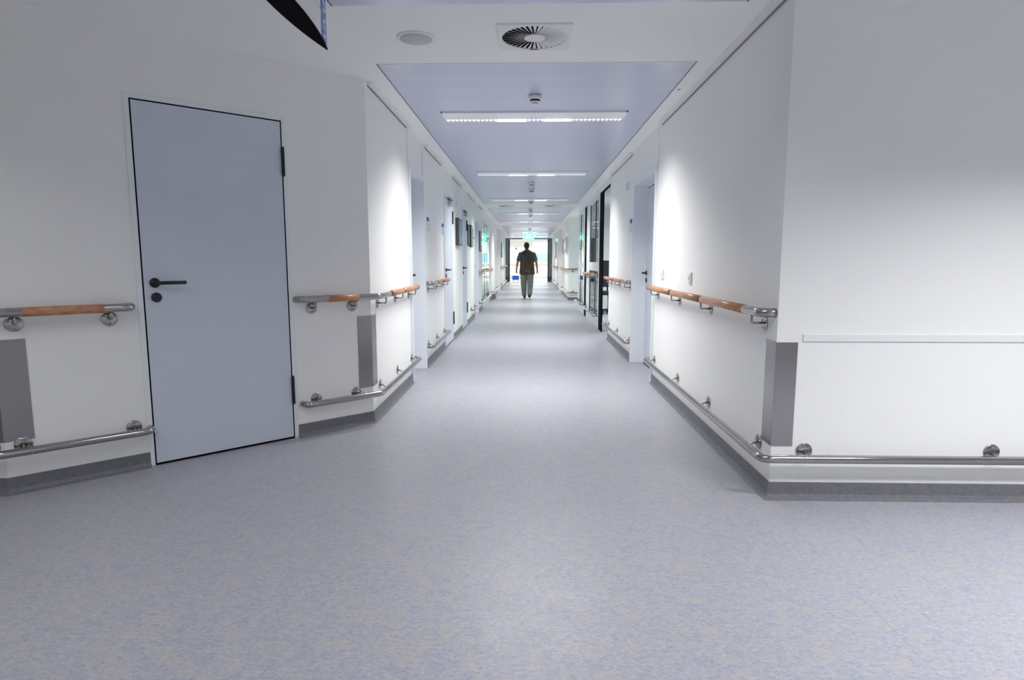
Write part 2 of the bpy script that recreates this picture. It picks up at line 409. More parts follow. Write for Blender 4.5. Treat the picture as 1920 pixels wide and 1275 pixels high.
# recessed doors
def recess_frame(idx_parent, x_wall, x_in, y0, y1, ztop, proud, fw=.045):
    """white casing lining a recess: two jamb linings and a head"""
    s = 1 if x_wall > 0 else -1; fr = MB(); xo = x_wall-s*proud
    fr.box((xo, y0, 0), (x_in, y0+fw, ztop)); fr.box((xo, y1-fw, 0), (x_in, y1, ztop)); fr.box((xo, y0+fw, ztop-fw), (x_in, y1-fw, ztop))
    return part(fr, 'recess_casing', M_FRAME, idx_parent, .0015)
d2 = make_door(2, (-1.272, 6.035+.036), (0, 1), (1, 0), .665, 1.98, 'end', 'pale door set back in the first recess of the left wall, seen edge-on', hinges=False, jamb_in=.01, hz=1.035)
recess_frame(d2, WL, -1.284, 5.992, 6.813, 2.073, .02)
make_door(3, (WL, 8.475), (0, 1), (1, 0), .845, 2.04, 'start', 'pale door with black hinges and a door closer, nearest of the two flush ones on the left', closer=True, jamb_in=.02, jamb_out=.012)
make_door(4, (WL, 10.725), (0, 1), (1, 0), .70, 2.04, 'start', 'pale door with door closer between the wall screen and the small pictures', closer=True, jamb_in=.02, jamb_out=.012)
d5 = make_door(5, (-1.247, 13.14+.036), (0, 1), (1, 0), .88, 1.97, 'end', 'pale door in the second recess of the left wall beside a picture', hinges=False, jamb_in=.01)
recess_frame(d5, WL, -1.259, 13.095, 14.135, 2.065, .015)
d6 = make_door(6, (1.352, 6.075+.036), (0, 1), (-1, 0), 1.118, 2.0, 'end', 'grey door with black lever set back in the recess of the right wall', hinges=False, jamb_in=.03, hz=1.05)
recess_frame(d6, WR, 1.384, 6.032, 7.308, 2.073, .02)

# ------------------------------------------------------------------ handrails
OFF = .07
def flange(mb_parent, wall_pt, n, z, label=None):
    mb = MB(); o = (wall_pt[0], wall_pt[1], z); N3 = Vector((n[0], n[1], 0)).normalized(); t = Vector((-N3.y, N3.x, 0))
    mb.lathe([(.040, 0), (.040, .004), (.037, .006), (.010, .0062)], o, N3, 30)
    mb.m = 1
    for a in (90, 210, 330) if z < .5 else (-90, 30, 150):
        q = Vector(o)+N3*.0055+t*(.026*math.cos(math.radians(a)))+Vector((0, 0, .026*math.sin(math.radians(a))))
        mb.lathe([(.0055, 0), (.005, .002)], q, N3, 10)
    return sub(mb, 'wall_flange', [M_STEEL, M_PRINT], mb_parent)
def handrail(name, label, cat, pts, side, z, low, start, end, brackets, grips=(), joints=(), group=None, r=.021):
    P = [Vector((p[0], p[1])) for p in pts]; L = [0]
    for a, b in zip(P, P[1:]): L.append(L[-1]+(b-a).length)
    def at(s):
        for i in range(len(P)-1):
            if s <= L[i+1]+1e-6 or i == len(P)-2:
                t = (P[i+1]-P[i]).normalized(); n = Vector((-t.y, t.x))*side; return P[i]+t*(s-L[i]), n, t
    mid, _, _ = at(L[-1]/2)
    T = thing(name, label, cat, (mid.x, mid.y, z), group)
    if not low: r = .0232
    off = offs([tuple(p) for p in P], OFF, side)
    path = [(x, y, z) for x, y in off]
    if start == 'elbow': path = [(P[0].x, P[0].y, z)]+path
    if end == 'elbow': path = path+[(P[-1].x, P[-1].y, z)]
    pr = rounded(path, .055)
    mb = MB().tube(pr, r, 18)
    mb.m = 1
    for s in joints:
        p, n, t = at(s); q = Vector((*(p+n*OFF), z)); t3 = Vector((t.x, t.y, 0))
        mb.tube([q-t3*.0012, q+t3*.0012], r+.0004, 18)
    if end == 'cap':
        p, n, t = at(L[-1]); q = Vector((*(p+n*OFF), z)); mb.m = 0; mb.lathe([(r+.001, -.02), (r+.001, .002), (r-.006, .006)], q, (t.x, t.y, 0), 18)
    part(mb, 'steel_tube', [M_STEEL, M_PRINT], T)
    for a, b in grips:
        p0, n, t = at(a); p1, n, t = at(b-1e-4); m = MB()
        q0, q1 = Vector((*(p0+n*OFF), z)), Vector((*(p1+n*OFF), z))
        m.tube([q0, q0+(q1-q0)*.5, q1], r+.0013, 18)
        part(m, 'wood_grip', M_WOOD, T)
    for s in brackets:
        p, n, t = at(s); m = MB(); zf = .248 if low else z-.062
        if low: pth = [(p.x, p.y, zf), (p.x+n.x*OFF, p.y+n.y*OFF, z)]; m.tube([Vector(q) for q in pth], .006, 10)
        else:
            pth = rounded([(p.x, p.y, zf), (p.x+n.x*OFF, p.y+n.y*OFF, zf), (p.x+n.x*OFF, p.y+n.y*OFF, z-r+.003)], .014, 5); m.tube(pth, .0065, 10)
        bo = part(m, 'bracket', M_STEEL, T)
        flange(bo, (p.x, p.y), (n.x, n.y), zf)
    return T
ZU, ZL = .935, .226
HC = 'handrail'; BC = 'bumper rail'
lenCB = (Vector(B)-Vector(onAB(1.56))).length
# foyer left, up to the door
w0 = 1.2
handrail('handrail', 'wood and steel handrail on the angled wall, left of the blue-grey door', HC, [(A[0]-w0, 3.0), A, onAB(.60)], -1, ZU, False, 'cap', 'elbow',
         [w0-.5, w0+.085, w0+.498], [(w0+.115, w0+.465), (.1, w0-.30)], [w0+.06])
handrail('bumper_rail', 'low steel bumper rail left of the blue-grey door, wrapping the wall corner', BC, [(A[0]-w0, 3.0), A, onAB(.655)], -1, ZL, True, 'cap', 'elbow',
         [w0-.9, w0-.06, w0+.075, w0+.575], joints=[w0+.1])
# angled wall right of the door, round the corner to the first recess
s0 = 1.56
handrail('handrail', 'wood and steel handrail bending round the wall corner right of the blue-grey door', HC, [onAB(s0), B, (WL, 5.99)], -1, ZU, False, 'elbow', 'cap',
         [.105, .405, lenCB+.19, lenCB+.82, lenCB+1.42], [(.19, .42), (lenCB+.34, lenCB+.79), (lenCB+.81, lenCB+1.49)], [.50])
handrail('bumper_rail', 'low steel bumper rail bending round the wall corner right of the blue-grey door', BC, [onAB(1.572), B, (WL, 6.09)], -1, ZL, True, 'elbow', 'elbow',
         [.10, .405, lenCB+.19, lenCB+.83, lenCB+1.48], joints=[.42])
handrail('handrail', 'short handrail on the left wall between the first recess and the door with closer', HC, [(WL, 6.93), (WL, 8.40)], -1, ZU, False, 'elbow', 'cap',
         [.12, .72, 1.34], [(.35, .70), (.74, 1.45)])
handrail('bumper_rail', 'short bumper rail on the left wall between the first recess and the door with closer', BC, [(WL, 6.93), (WL, 8.46)], -1, ZL, True, 'elbow', 'elbow',
         [.10, .75, 1.42])
handrail('bumper_rail', 'short bumper rail on the left wall before the second recess', BC, [(WL, 12.2), (WL, 13.2)], -1, ZL, True, 'elbow', 'elbow', [.15, .8])
handrail('handrail', 'handrail on the left wall just before the window', HC, [(WL, 14.2), (WL, 15.38)], -1, ZU, False, 'elbow', 'elbow', [.12, 1.0], [(.3, .95)])
handrail('bumper_rail', 'bumper rail on the left wall just before the window', BC, [(WL, 14.2), (WL, 15.38)], -1, ZL, True, 'elbow', 'elbow', [.12, 1.0])
handrail('handrail', 'handrail crossing in front of the left window', HC, [(WL, 15.5), (WL, 18.9)], -1, ZU, False, 'elbow', 'elbow', [.1, 3.2], [(.3, 3.1)])
handrail('bumper_rail', 'bumper rail crossing below the left window', BC, [(WL, 15.5), (WL, 18.9)], -1, ZL, True, 'elbow', 'elbow', [.1, 3.2])
handrail('bumper_rail', 'bumper rail on the left wall beyond the window', BC, [(WL, 19.4), (WL, 22.55)], -1, ZL, True, 'elbow', 'elbow', [.15, 1.5, 2.9])
handrail('handrail', 'far handrail on the left wall near the end of the corridor', HC, [(WL, 25.6), (WL, 30.9)], -1, ZU, False, 'elbow', 'elbow', [.2, 1.8, 3.4, 5.0], [(.4, 4.9)])
handrail('bumper_rail', 'far bumper rail on the left wall near the end of the corridor', BC, [(WL, 25.6), (WL, 30.9)], -1, ZL, True, 'elbow', 'elbow', [.2, 1.8, 3.4, 5.0])
# right
handrail('handrail', 'long wooden handrail with steel elbow at the near right wall corner', HC, [(WR, 3.085), (WR, 5.98)], 1, ZU, False, 'elbow', 'cap',
         [.125, 1.075, 1.93, 2.76], [(.235, 1.035), (1.085, 1.90), (1.95, 2.87)], [])
handrail('bumper_rail', 'long low steel bumper rail wrapping the near right wall corner', BC, [(4.4, 3.05), (WR, 3.05), (WR, 6.09)], 1, ZL, True, 'cap', 'elbow',
         [3.185-2.4, 3.185-1.9, 3.185-1.081, 3.185-.163, 3.185+.16, 3.185+1.08, 3.185+1.95, 3.185+2.89], joints=[3.185-.175, 3.185-.13, 3.185-.255])
handrail('handrail', 'handrail on the right wall between the grey recessed door and the open doorway', HC, [(WR, 7.36), (WR, 9.40)], 1, ZU, False, 'elbow', 'cap',
         [.1, .95, 1.75], [(.28, .93), (.97, 1.98)])
handrail('bumper_rail', 'bumper rail on the right wall between the grey recessed door and the open doorway', BC, [(WR, 7.36), (WR, 9.56)], 1, ZL, True, 'elbow', 'elbow', [.1, 1.1, 2.0])
handrail('handrail', 'handrail crossing the glazed screen on the right', HC, [(WR, 10.95), (WR, 13.2)], 1, ZU, False, 'elbow', 'elbow', [.12, 1.2, 2.1], [(.45, 2.1)])
handrail('bumper_rail', 'bumper rail crossing the foot of the glazed screen on the right', BC, [(WR, 10.95), (WR, 13.2)], 1, ZL, True, 'elbow', 'elbow', [.12, 1.2, 2.1])
handrail('bumper_rail', 'bumper rail crossing the foot of the narrow greenish glass panel', BC, [(WR, 13.75), (WR, 15.38)], 1, ZL, True, 'elbow', 'elbow', [.12, 1.45])
handrail('handrail', 'steel handrail wrapping the grey pier beyond the glazed screens', HC, [(1.74, 18.9), (WR, 18.9), (WR, 22.9)], 1, ZU, False, 'elbow', 'elbow', [.1, .4, .8, 2.2, 3.6, 4.3], [(.65, 4.3)])
handrail('bumper_rail', 'bumper rail wrapping the grey pier beyond the glazed screens', BC, [(1.74, 18.9), (WR, 18.9), (WR, 22.9)], 1, ZL, True, 'elbow', 'elbow', [.1, .4, .8, 2.2, 3.6, 4.3])
handrail('handrail', 'far handrail on the right wall near the end of the corridor', HC, [(WR, 25.5), (WR, 30.9)], 1, ZU, False, 'elbow', 'elbow', [.2, 1.8, 3.4, 5.1], [(.4, 4.9)])
handrail('bumper_rail', 'far bumper rail on the right wall near the end of the corridor', BC, [(WR, 25.5), (WR, 30.9)], 1, ZL, True, 'elbow', 'elbow', [.2, 1.8, 3.4, 5.1])

# ------------------------------------------------------------------ steel corner guards, impact panels, strip
def guard(label, pts, side, z0=.272, z1=.795):
    mb = MB(); sweep(mb, pts, [(.0005, z0), (.0035, z0), (.0035, z1), (.0005, z1)], side)
    return tag(mb.build('corner_guard', M_PLATE, None, .0008), label, 'corner guard')
guard('brushed steel corner guard on the near right wall corner', [(WR+.103, 3.05), (WR, 3.05), (WR, 3.175)], 1)
guard('brushed steel corner guard between the blue-grey door and the corridor', [onAB(2.002), B, (WL, 4.60)], -1)
guard('brushed steel corner guard at the left edge, below the left handrail', [(A[0]-.12, 3.0), A, onAB(.124)], -1)
mb = MB().box((1.341, 3.05, .798), (5.19, 3.043, .834))
tag(mb.build('wall_strip', M_WHITE, None, .0015), 'narrow white horizontal strip on the near right wall', 'wall strip')
mb = MB(); sweep(mb, [onAB(1.54), onAB(2.0)], [(.0005, .087), (.0025, .087), (.0025, .822), (0, .822)], -1)
tag(mb.build('impact_panel_angled', M_WALL), kind='structure')  # thin impact panel on the angled wall
mb = MB(); sweep(mb, [(WL, 4.605), (WL, 5.97)], [(.0, .087), (.0025, .087), (.0025, .822), (0, .822)], -1)
tag(mb.build('impact_panel_left', M_WALL), kind='structure')  # thin impact panel on the left corridor wall

# slim white tracks in the wall/ceiling angle
def track(label, x, y0, y1):
    s = 1 if x < 0 else -1; r = .02; w = .042
    pts = []
    for k in range(7):
        a = math.pi*k/12; pts.append((w-r+r*math.cos(a-math.pi/2+math.pi/2), y1-r+r*math.sin(a)))
    for k in range(7):
        a = -math.pi/2+math.pi*k/12; pts.insert(0, (w-r+r*math.cos(-math.pi*k/12), y0+r+r*math.sin(-math.pi*k/12)))
    poly = [(0, y0)]+pts+[(0, y1)]
    mb = MB().prism([(x+s*u, v) for u, v in poly], H-.026, H-.0005)
    o = mb.build('ceiling_track', M_WHITE)
    g = MB().box((x+s*.0005, y0+.01, H-.032), (x+s*.010, y1-.01, H-.0255)); gp = g.build('shadow_strip', M_PRINT); gp.parent = o  # grey strip standing in for the shadow line along the track's lower edge
    return tag(o, label, 'ceiling track', 'slim white tracks under the ceiling')
track('slim white track under the ceiling, nearest on the left wall', WL, 4.53, 5.95)
track('slim white track under the ceiling above the first recess on the left', WL, 6.95, 8.24)
track('slim white track under the ceiling above the first door with closer', WL, 9.42, 10.58)
track('slim white track under the ceiling above the small pictures on the left', WL, 11.77, 13.1)
track('short slim white track under the ceiling just before the left window', WL, 14.4, 15.3)
track('long slim white track under the ceiling, nearest on the right wall', WR, 3.06, 5.88)
track('slim white track under the ceiling left of the grey recessed door', WR, 7.5, 9.33)

# ------------------------------------------------------------------ ceiling fittings
def luminaire(y, label, x0=-.745, x1=.830, dy=.335, full=True):
    t = thing('ceiling_light', label, 'ceiling light', (.04, y, H-.02), 'louvred ceiling lights across the corridor')
    y0, y1 = y-dy/2, y+dy/2; z0, z1 = H-.018, H-.003
    f = MB(); w = .010
    f.box((x0, y0, z0), (x1, y0+w, z1)); f.box((x0, y1-w, z0), (x1, y1, z1)); f.box((x0, y0, z0), (x0+w, y1, z1)); f.box((x1-w, y0, z0), (x1, y1, z1))
    part(f, 'housing_frame', M_FRAME, t)
    rf = MB().box((x0+w, y0+w, z0+.003), (x1-w, y0+dy*.76, z0+.006)); part(rf, 'reflector_plate', mat('satin_white_reflector', (.86, .87, .92), .3), t)
    lv = MB(); n = int((x1-x0)/.038)
    for k in range(n+1):
        xx = x0+w+(x1-x0-2*w)*k/n; lv.box((xx-.0035, y0+dy*.76, z0-.0005), (xx+.0035, y1-w, z0+.012))
    part(lv, 'louvre', M_PLATE, t)
    g = MB().box((x0+w, y0+dy*.76, z0+.009), (x1-w, y1-w, z0+.011)); part(g, 'lamp_tube', M_GLOW, t)
    for c0, c1 in ((x0+.46, x0+.72), (x1-.70, x1-.46)):
        part(MB().box((c0, y0+dy*.78, z0-.002), (c1, y1-w*1.2, z0-.0005)), 'lamp_core', M_GLOWHI, t)
    return t
labs = ['louvred strip light in the foyer ceiling overhead', 'large louvred strip light nearest in the corridor ceiling', 'second louvred strip light down the corridor', 'third louvred strip light down the corridor',
        'louvred strip light just beyond the plaster ceiling band', 'louvred strip light before the second plaster ceiling band', 'louvred strip light above the round wall pictures end', 'louvred strip light before the green exit sign', 'last louvred strip light at the corridor end']
for y, l in zip(LAMP_Y, labs): luminaire(y, l)
def foyer_lum(x, y, l):
    t = luminaire(y, l, x-.785, x+.785)
    t['group'] = 'ceiling lights around the foyer'
for x, y, l in ((-2.3, 1.3, 'strip light in the left arm of the foyer'), (2.6, 1.35, 'strip light in the right arm of the foyer'), (-1.9, -1.6, 'louvred strip light over the rear left of the foyer'), (1.9, -1.6, 'louvred strip light over the rear right of the foyer')): foyer_lum(x, y, l)

def detector(y, label, x=.045, s=1.0):
    t = thing('smoke_detector', label, 'smoke detector', (x, y, H-.05), 'smoke detectors along the corridor ceiling')
    z = H-.004
    b = MB().lathe([(.030*s, 0), (.050*s, -.004), (.052*s, -.022), (.048*s, -.034)], (x, y, z)); part(b, 'base', M_WHITE, t)
    k = MB().lathe([(.038*s, -.034), (.038*s, -.047)], (x, y, z)); part(k, 'sensor_slots', M_DARK, t)
    h = MB().lathe([(.030*s, -.045), (.041*s, -.046), (.041*s, -.052), (.026*s, -.053), (.022*s, -.062), (.031*s, -.063), (.029*s, -.068), (.008, -.076)], (x, y, z)); part(h, 'sensor_head', M_WHITE, t)
detector(4.93, 'white smoke detector nearest, just before the large strip light', .045, 1.0)
detector(10.28, 'smoke detector beyond the second strip light, nearer of a close pair'); detector(11.2, 'smoke detector beyond the second strip light, farther of a close pair')
detector(13.45, 'smoke detector just past the third strip light'); detector(15.6, 'smoke detector just past the plaster band')
detector(17.35, 'smoke detector just past the fourth strip light'); detector(25.0, 'far smoke detector in front of the green exit sign')

def diffuser(cx, cy, label, s=.405):
    t = thing('air_diffuser', label, 'air diffuser', (cx, cy, H-.01), 'square swirl air diffusers')
    z1, z0 = H, H-.009; h = s/2; R = .184*s/.405; r = .058*s/.405
    # square plate with a round hole
    mb = MB(); n = 48
    ring = [(cx+R*math.cos(2*math.pi*k/n), cy+R*math.sin(2*math.pi*k/n)) for k in range(n)]
    sq = []
    for k in range(n):
        a = 2*math.pi*k/n; cc, ss = math.cos(a), math.sin(a); m = h/max(abs(cc), abs(ss)); sq.append((cx+m*cc, cy+m*ss))
    i0 = len(mb.v)
    for z in (z0, z1):
        for p in ring: mb.v.append((*p, z))
        for p in sq: mb.v.append((*p, z))
    for k in range(n):
        j = (k+1) % n
        mb.face([k, j, n+j, n+k]); mb.face([2*n+k, 2*n+j, 3*n+j, 3*n+k]); mb.face([k, j, 2*n+j, 2*n+k]); mb.face([n+k, n+j, 3*n+j, 3*n+k])
    part(mb, 'face_plate', M_WHITE, t)
    part(MB().lathe([(R+.004, -.0022), (R+.004, -.0005)], (cx, cy, H), (0, 0, 1), 48), 'dark_plenum', M_DARK, t)
    part(MB().lathe([(r, -.010), (r, -.003)], (cx, cy, H), (0, 0, 1), 32), 'hub', M_WHITE, t)
    bl = MB(); nb = 36
    for k in range(nb):
        a = 2*math.pi*k/nb; ct, st = math.cos(a), math.sin(a); tn = Vector((-st, ct, 0)); rd = Vector((ct, st, 0)); o = Vector((cx, cy, 0))
        wi, wo = .0034, .0105
        tilt = .0062
        q = [o+rd*r-tn*wi*.6+Vector((0, 0, z0+tilt)), o+rd*r+tn*wi*.6+Vector((0, 0, z0+.0002)), o+rd*R+tn*wo+Vector((0, 0, z0+.0002)), o+rd*R-tn*wo+Vector((0, 0, z0+tilt))]
        i = len(bl.v); bl.v += [tuple(p) for p in q]+[tuple(p+Vector((0, 0, .0008))) for p in q]
        for f in ((0, 1, 2, 3), (4, 7, 6, 5), (0, 4, 5, 1), (1, 5, 6, 2), (2, 6, 7, 3), (3, 7, 4, 0)): bl.face([i+m for m in f])
    o = part(bl, 'swirl_blades', M_WHITE, t)
    part(MB().box((cx-.026, cy+R-.004, z0-.0015), (cx+.026, cy+R+.008, z0)), 'red_tab', M_RED, t)['label'] = 'small red tab'
diffuser(.030, 3.69, 'square white swirl air diffuser in the plaster ceiling in front')
diffuser(.56, 14.62, 'small far swirl air diffuser in the plaster band, right'); diffuser(-.50, 14.62, 'small far swirl air diffuser in the plaster band, left')
t = thing('ceiling_speaker', 'round grey ceiling loudspeaker left of the square air diffuser', 'loudspeaker', (-.64, 3.69, H-.01))
part(MB().lathe([(.112, 0), (.112, -.003), (.098, -.008), (.094, -.008)], (-.64, 3.69, H)), 'trim_ring', M_WHITE, t)
part(MB().lathe([(.092, -.006), (.090, -.0105), (.02, -.0115)], (-.64, 3.69, H)), 'speaker_grille', M_LIGHTG, t)
tag(MB().lathe([(.012, 0), (.012, -.003), (.008, -.005)], (1.105, 4.81, H)).build('ceiling_sensor', M_GREYP), 'tiny round grey stud in the ceiling edge above the right wall', 'sensor')

# hanging sign
def sign():
    t = thing('hanging_sign', 'lens-shaped double-sided hanging sign with blue pictogram strip and black underside', 'sign', (-.972, 2.56, 2.2))
    yc, hl, hw, x0 = 2.56, .562, .0520, -.970
    def lens(s, n=24):
        R = ((hl*s)**2+(hw*s)**2)/(2*hw*s); out = []
        for k in range(n+1):
            y = -hl*s+2*hl*s*k/n; out.append((x0+math.sqrt(max(R*R-y*y, 0))-(R-hw*s), yc+y))
        for k in range(1, n):
            y = hl*s-2*hl*s*k/n; out.append((x0-(math.sqrt(max(R*R-y*y, 0))-(R-hw*s)), yc+y))
        return out
    part(MB().prism(lens(1), 2.193, 2.203), 'bottom_cap', M_DARK, t)
    for z0, z1 in ((2.203, 2.3125), (2.3145, 2.425)):
        part(MB().prism(lens(.985), z0, z1), 'sign_panel', M_WHITE, t)
    part(MB().prism(lens(.975), 2.3125, 2.3145), 'panel_joint', M_PRINT, t)
    part(MB().prism(lens(.99), 2.425, 2.431), 'top_cap', M_RED, t)
    # pictogram strips on the curved faces, near the tip
    R = (hl**2+hw**2)/(2*hw)
    def fx(y, s): return x0+s*((math.sqrt(R*R-(y-yc)**2)-(R-hw))*.985+.0010)
    for s in (1, -1):
        mb = MB(); n = 8; ya, yb = 2.965, 3.095
        for (z0, z1) in ((2.206, 2.3105), (2.3165, 2.423)):
            for k in range(n):
                y0 = ya+(yb-ya)*k/n; y1 = ya+(yb-ya)*(k+1)/n; i = len(mb.v)
                mb.v += [(fx(y0, s), y0, z0), (fx(y1, s), y1, z0), (fx(y1, s), y1, z1), (fx(y0, s), y0, z1)]; mb.face([i, i+1, i+2, i+3])
        o = part(mb, 'blue_field', M_SIGNBLUE, t)
        gl = MB()
        def stroke(pts, wdt=.007):
            for (a, b), (c, d) in zip(pts, pts[1:]):
                L = math.hypot(c-a, d-b); px, py = -(d-b)/L*wdt, (c-a)/L*wdt; i = len(gl.v)
                for (u, v) in ((a+px, b+py), (c+px, d+py), (c-px, d-py), (a-px, b-py)): gl.v.append((fx(u, s)+s*.0012, u, v))
                gl.face([i, i+1, i+2, i+3])
        for zc in (2.258, 2.370):
            stroke([(3.055, zc+.036), (2.995, zc+.030), (2.995, zc+.004), (3.050, zc+.002), (3.062, zc-.016), (3.045, zc-.034), (2.990, zc-.036)])
        sub(gl, 'white_pictogram', M_WHITE, o)
    return t
sign()

# ------------------------------------------------------------------ small wall things
def room_sign(x, y, label, zc=1.60, z0=1.535, z1=1.672, w=.085, dark=False):
    s = 1 if x < 0 else -1; t = thing('room_sign', label, 'sign', (x, y, zc), 'blue and white room signs beside the doors')
    zm = z1-.042
    part(MB().box((x, y-w/2, z0), (x+s*.012, y+w/2, zm-.003)), 'white_plate', M_WHITE, t, .001)
    part(MB().box((x, y-w/2, zm), (x+s*.015, y+w/2, z1)), 'blue_plate', M_BLUE, t, .001)
    part(MB().box((x+s*.012, y-w/2, z0), (x+s*.014, y+w/2, z0+.006)), 'lower_edge', M_PRINT, t)
    g = MB().box((x+s*.012, y-w*.3, z0+.045), (x+s*.0128, y+w*.2, z0+.055)); g.box((x+s*.012, y-w*.3, z0+.028), (x+s*.0128, y+w*.3, z0+.034))
    part(g, 'printed_text', M_PRINT, t)
    d = MB().box((x+s*.015, y-.012, z1-.030), (x+s*.0158, y+.012, z1-.014)); part(d, 'small_numeral', M_WHITE, t)
room_sign(WL, 7.10, 'blue and white room sign right after the first recess on the left')
room_sign(WL, 8.32, 'blue and white room sign just before the first door with closer')
room_sign(WL, 10.52, 'small blue sign between the wall screen and the second door with closer')
room_sign(WL, 12.98, 'small blue sign just before the second recess on the left')
room_sign(WR, 7.50, 'blue and white room sign left of the grey recessed door on the right')
def grille(x, y, z, label, w=.11):
    s = 1 if x < 0 else -1; t = thing('wall_sounder', label, 'sounder', (x, y, z), 'small louvred wall sounders')
    part(MB().box((x, y-w/2, z-w/2), (x+s*.03, y+w/2, z+w/2)), 'case', M_WHITE, t, .003)
    g = MB()
    for k in range(4): g.box((x+s*.030, y-w*.30, z-.032+k*.018), (x+s*.0315, y+w*.38, z-.023+k*.018))
    part(g, 'sound_slots', M_PRINT, t)
grille(WR, 7.75, 2.075, 'small louvred white sounder high on the right wall beside the recess')
grille(WL, 9.75, 2.065, 'small grey sounder high on the left wall beside the door closer')
def switch(x, y, z, label):
    s = 1 if x < 0 else -1; t = thing('light_switch', label, 'switch', (x, y, z), 'double switch plates on the right wall')
    part(MB().box((x, y-.044, z-.044), (x+s*.010, y+.044, z+.044)), 'cover_frame', M_WHITE, t, .002)
    part(MB().box((x+s*.010, y-.030, z-.030), (x+s*.015, y+.030, z+.030)), 'rocker', M_FRAME, t, .002)
    part(MB().box((x+s*.015, y-.010, z-.014), (x+s*.0162, y+.010, z+.012)), 'indicator', M_GREYP, t)
switch(WR, 5.686, 1.068, 'white switch plate farther along the near right wall, above the rail')
switch(WR, 4.715, 1.060, 'white switch plate above the middle of the near right handrail')

M_PICA = mat('blue_grey_print', (.16, .21, .28), .3, noise=.5, scale=6)
M_PICB = mat('beige_grey_print', (.42, .41, .36), .4, noise=.3, scale=8)
M_PICF = mat('dark_slate_frame', (.035, .045, .06), .35)
def picture(x, y0, y1, z0, z1, label, mp, fr=None, th=.03, name='wall_picture', cat='picture', group='pictures along the left wall'):
    s = 1 if x < 0 else -1; t = thing(name, label, cat, (x, (y0+y1)/2, z0), group)
    part(MB().box((x, y0, z0), (x+s*th, y1, z1)), 'frame', fr or M_PICF, t, .004)
    part(MB().box((x+s*th, y0+.03, z0+.03), (x+s*(th+.003), y1-.03, z1-.03)), 'image', mp, t)
    return t
picture(WL, 9.80, 10.33, 1.43, 1.85, 'thick dark-framed blue-grey picture between the two doors with closers', M_PICA, th=.055)
picture(WL, 11.72, 11.94, 1.46, 1.86, 'small dark picture, first of three before the second recess', M_PICB, th=.02)
picture(WL, 12.12, 12.40, 1.45, 1.87, 'small dark picture, middle of three before the second recess', M_PICB, th=.035)
picture(WL, 12.55, 12.80, 1.46, 1.85, 'pale picture, last of three before the second recess', M_PICA, mat('pale_frame', (.5, .5, .55), .4), th=.02)
picture(WL, 14.45, 14.95, 1.40, 1.87, 'grey-beige picture between the second recess and the left window', M_PICB, mat('brown_grey_frame', (.13, .12, .11), .4), th=.03)
picture(WL, 26.1, 27.4, 1.33, 1.93, 'far dark picture on the left wall near the corridor end', M_PICA, th=.03)
picture(WR, 27.5, 29.2, 1.30, 1.95, 'far dark picture on the right wall near the corridor end', M_PICA, th=.03, group='pictures along the right wall')
def oval(yc, label, ry=.62, rz=.275, zc=1.67):
    t = thing('oval_picture', label, 'picture', (WR, yc, zc-rz), 'oval wall pictures'); n = 40
    def ell(k, o=0): return [(yc+(ry-k)*math.cos(2*math.pi*i/n), zc+(rz-k*.5)*math.sin(2*math.pi*i/n)) for i in range(n)]
    def slab(mb, e, xa, xb):
        i0 = len(mb.v)
        for x in (xa, xb):
            for y, z in e: mb.v.append((x, y, z))
        mb.face([i0+i for i in range(n)]); mb.face([i0+n+i for i in reversed(range(n))])
        for i in range(n): j = (i+1) % n; mb.face([i0+i, i0+j, i0+n+j, i0+n+i])
        return mb
    part(slab(MB(), ell(0), WR, WR-.045), 'frame', M_WHITE, t)
    part(slab(MB(), ell(.05), WR-.045, WR-.050), 'dark_border', M_PRINT, t)
    part(slab(MB(), ell(.14), WR-.050, WR-.054), 'image', M_PICB, t)
oval(19.75, 'nearer oval picture with white rim on the right wall beyond the grey pier'); oval(21.6, 'farther oval picture with white rim on the right wall beyond the grey pier')

# ------------------------------------------------------------------ left window with the lit room behind
def pane_frame(parent, x, ys, z0, z1, mull, fmat, inner, glass, name='mullion'):
    pass
w1 = thing('window_1', 'tall glazed window in the left wall, bright greenish panes', 'window', (WL, 16.9, 0), kind='structure')
f = MB(); xa, xb = WL-.006, WL-.022
f.box((xa, 15.40, 0), (xb, 15.48, 2.26)); f.box((xa, 18.37, 0), (xb, 18.45, 2.26)); f.box((xa, 15.48, 2.20), (xb, 18.37, 2.26)); f.box((xa, 15.48, 0), (xb, 18.37, .12)); f.box((xa, 15.48, 1.02), (xb, 18.37, 1.10))
part(f, 'window_frame', M_ALU, w1, .003)
for y in (15.50, 16.35, 17.30):
    part(MB().box((xa-.002, y, .12), (xb, y+.05, 2.20)), 'mullion', M_ANTH, w1)
part(MB().box((WL-.012, 15.48, .12), (WL-.016, 18.37, 2.20)), 'glass_pane', M_GLASS, w1)
ex = MB(); ex.box((-4.2, 14.9, 0), (-4.35, 18.9, .5)); ex.box((-4.2, 14.9, 2.3), (-4.35, 18.9, H)); ex.box((-4.2, 15.05, 0), (-1.40, 14.9, H)); ex.box((-4.2, 18.75, 0), (-1.40, 18.9, H))
tag(ex.build('wall_side_room', M_WALL), kind='structure')
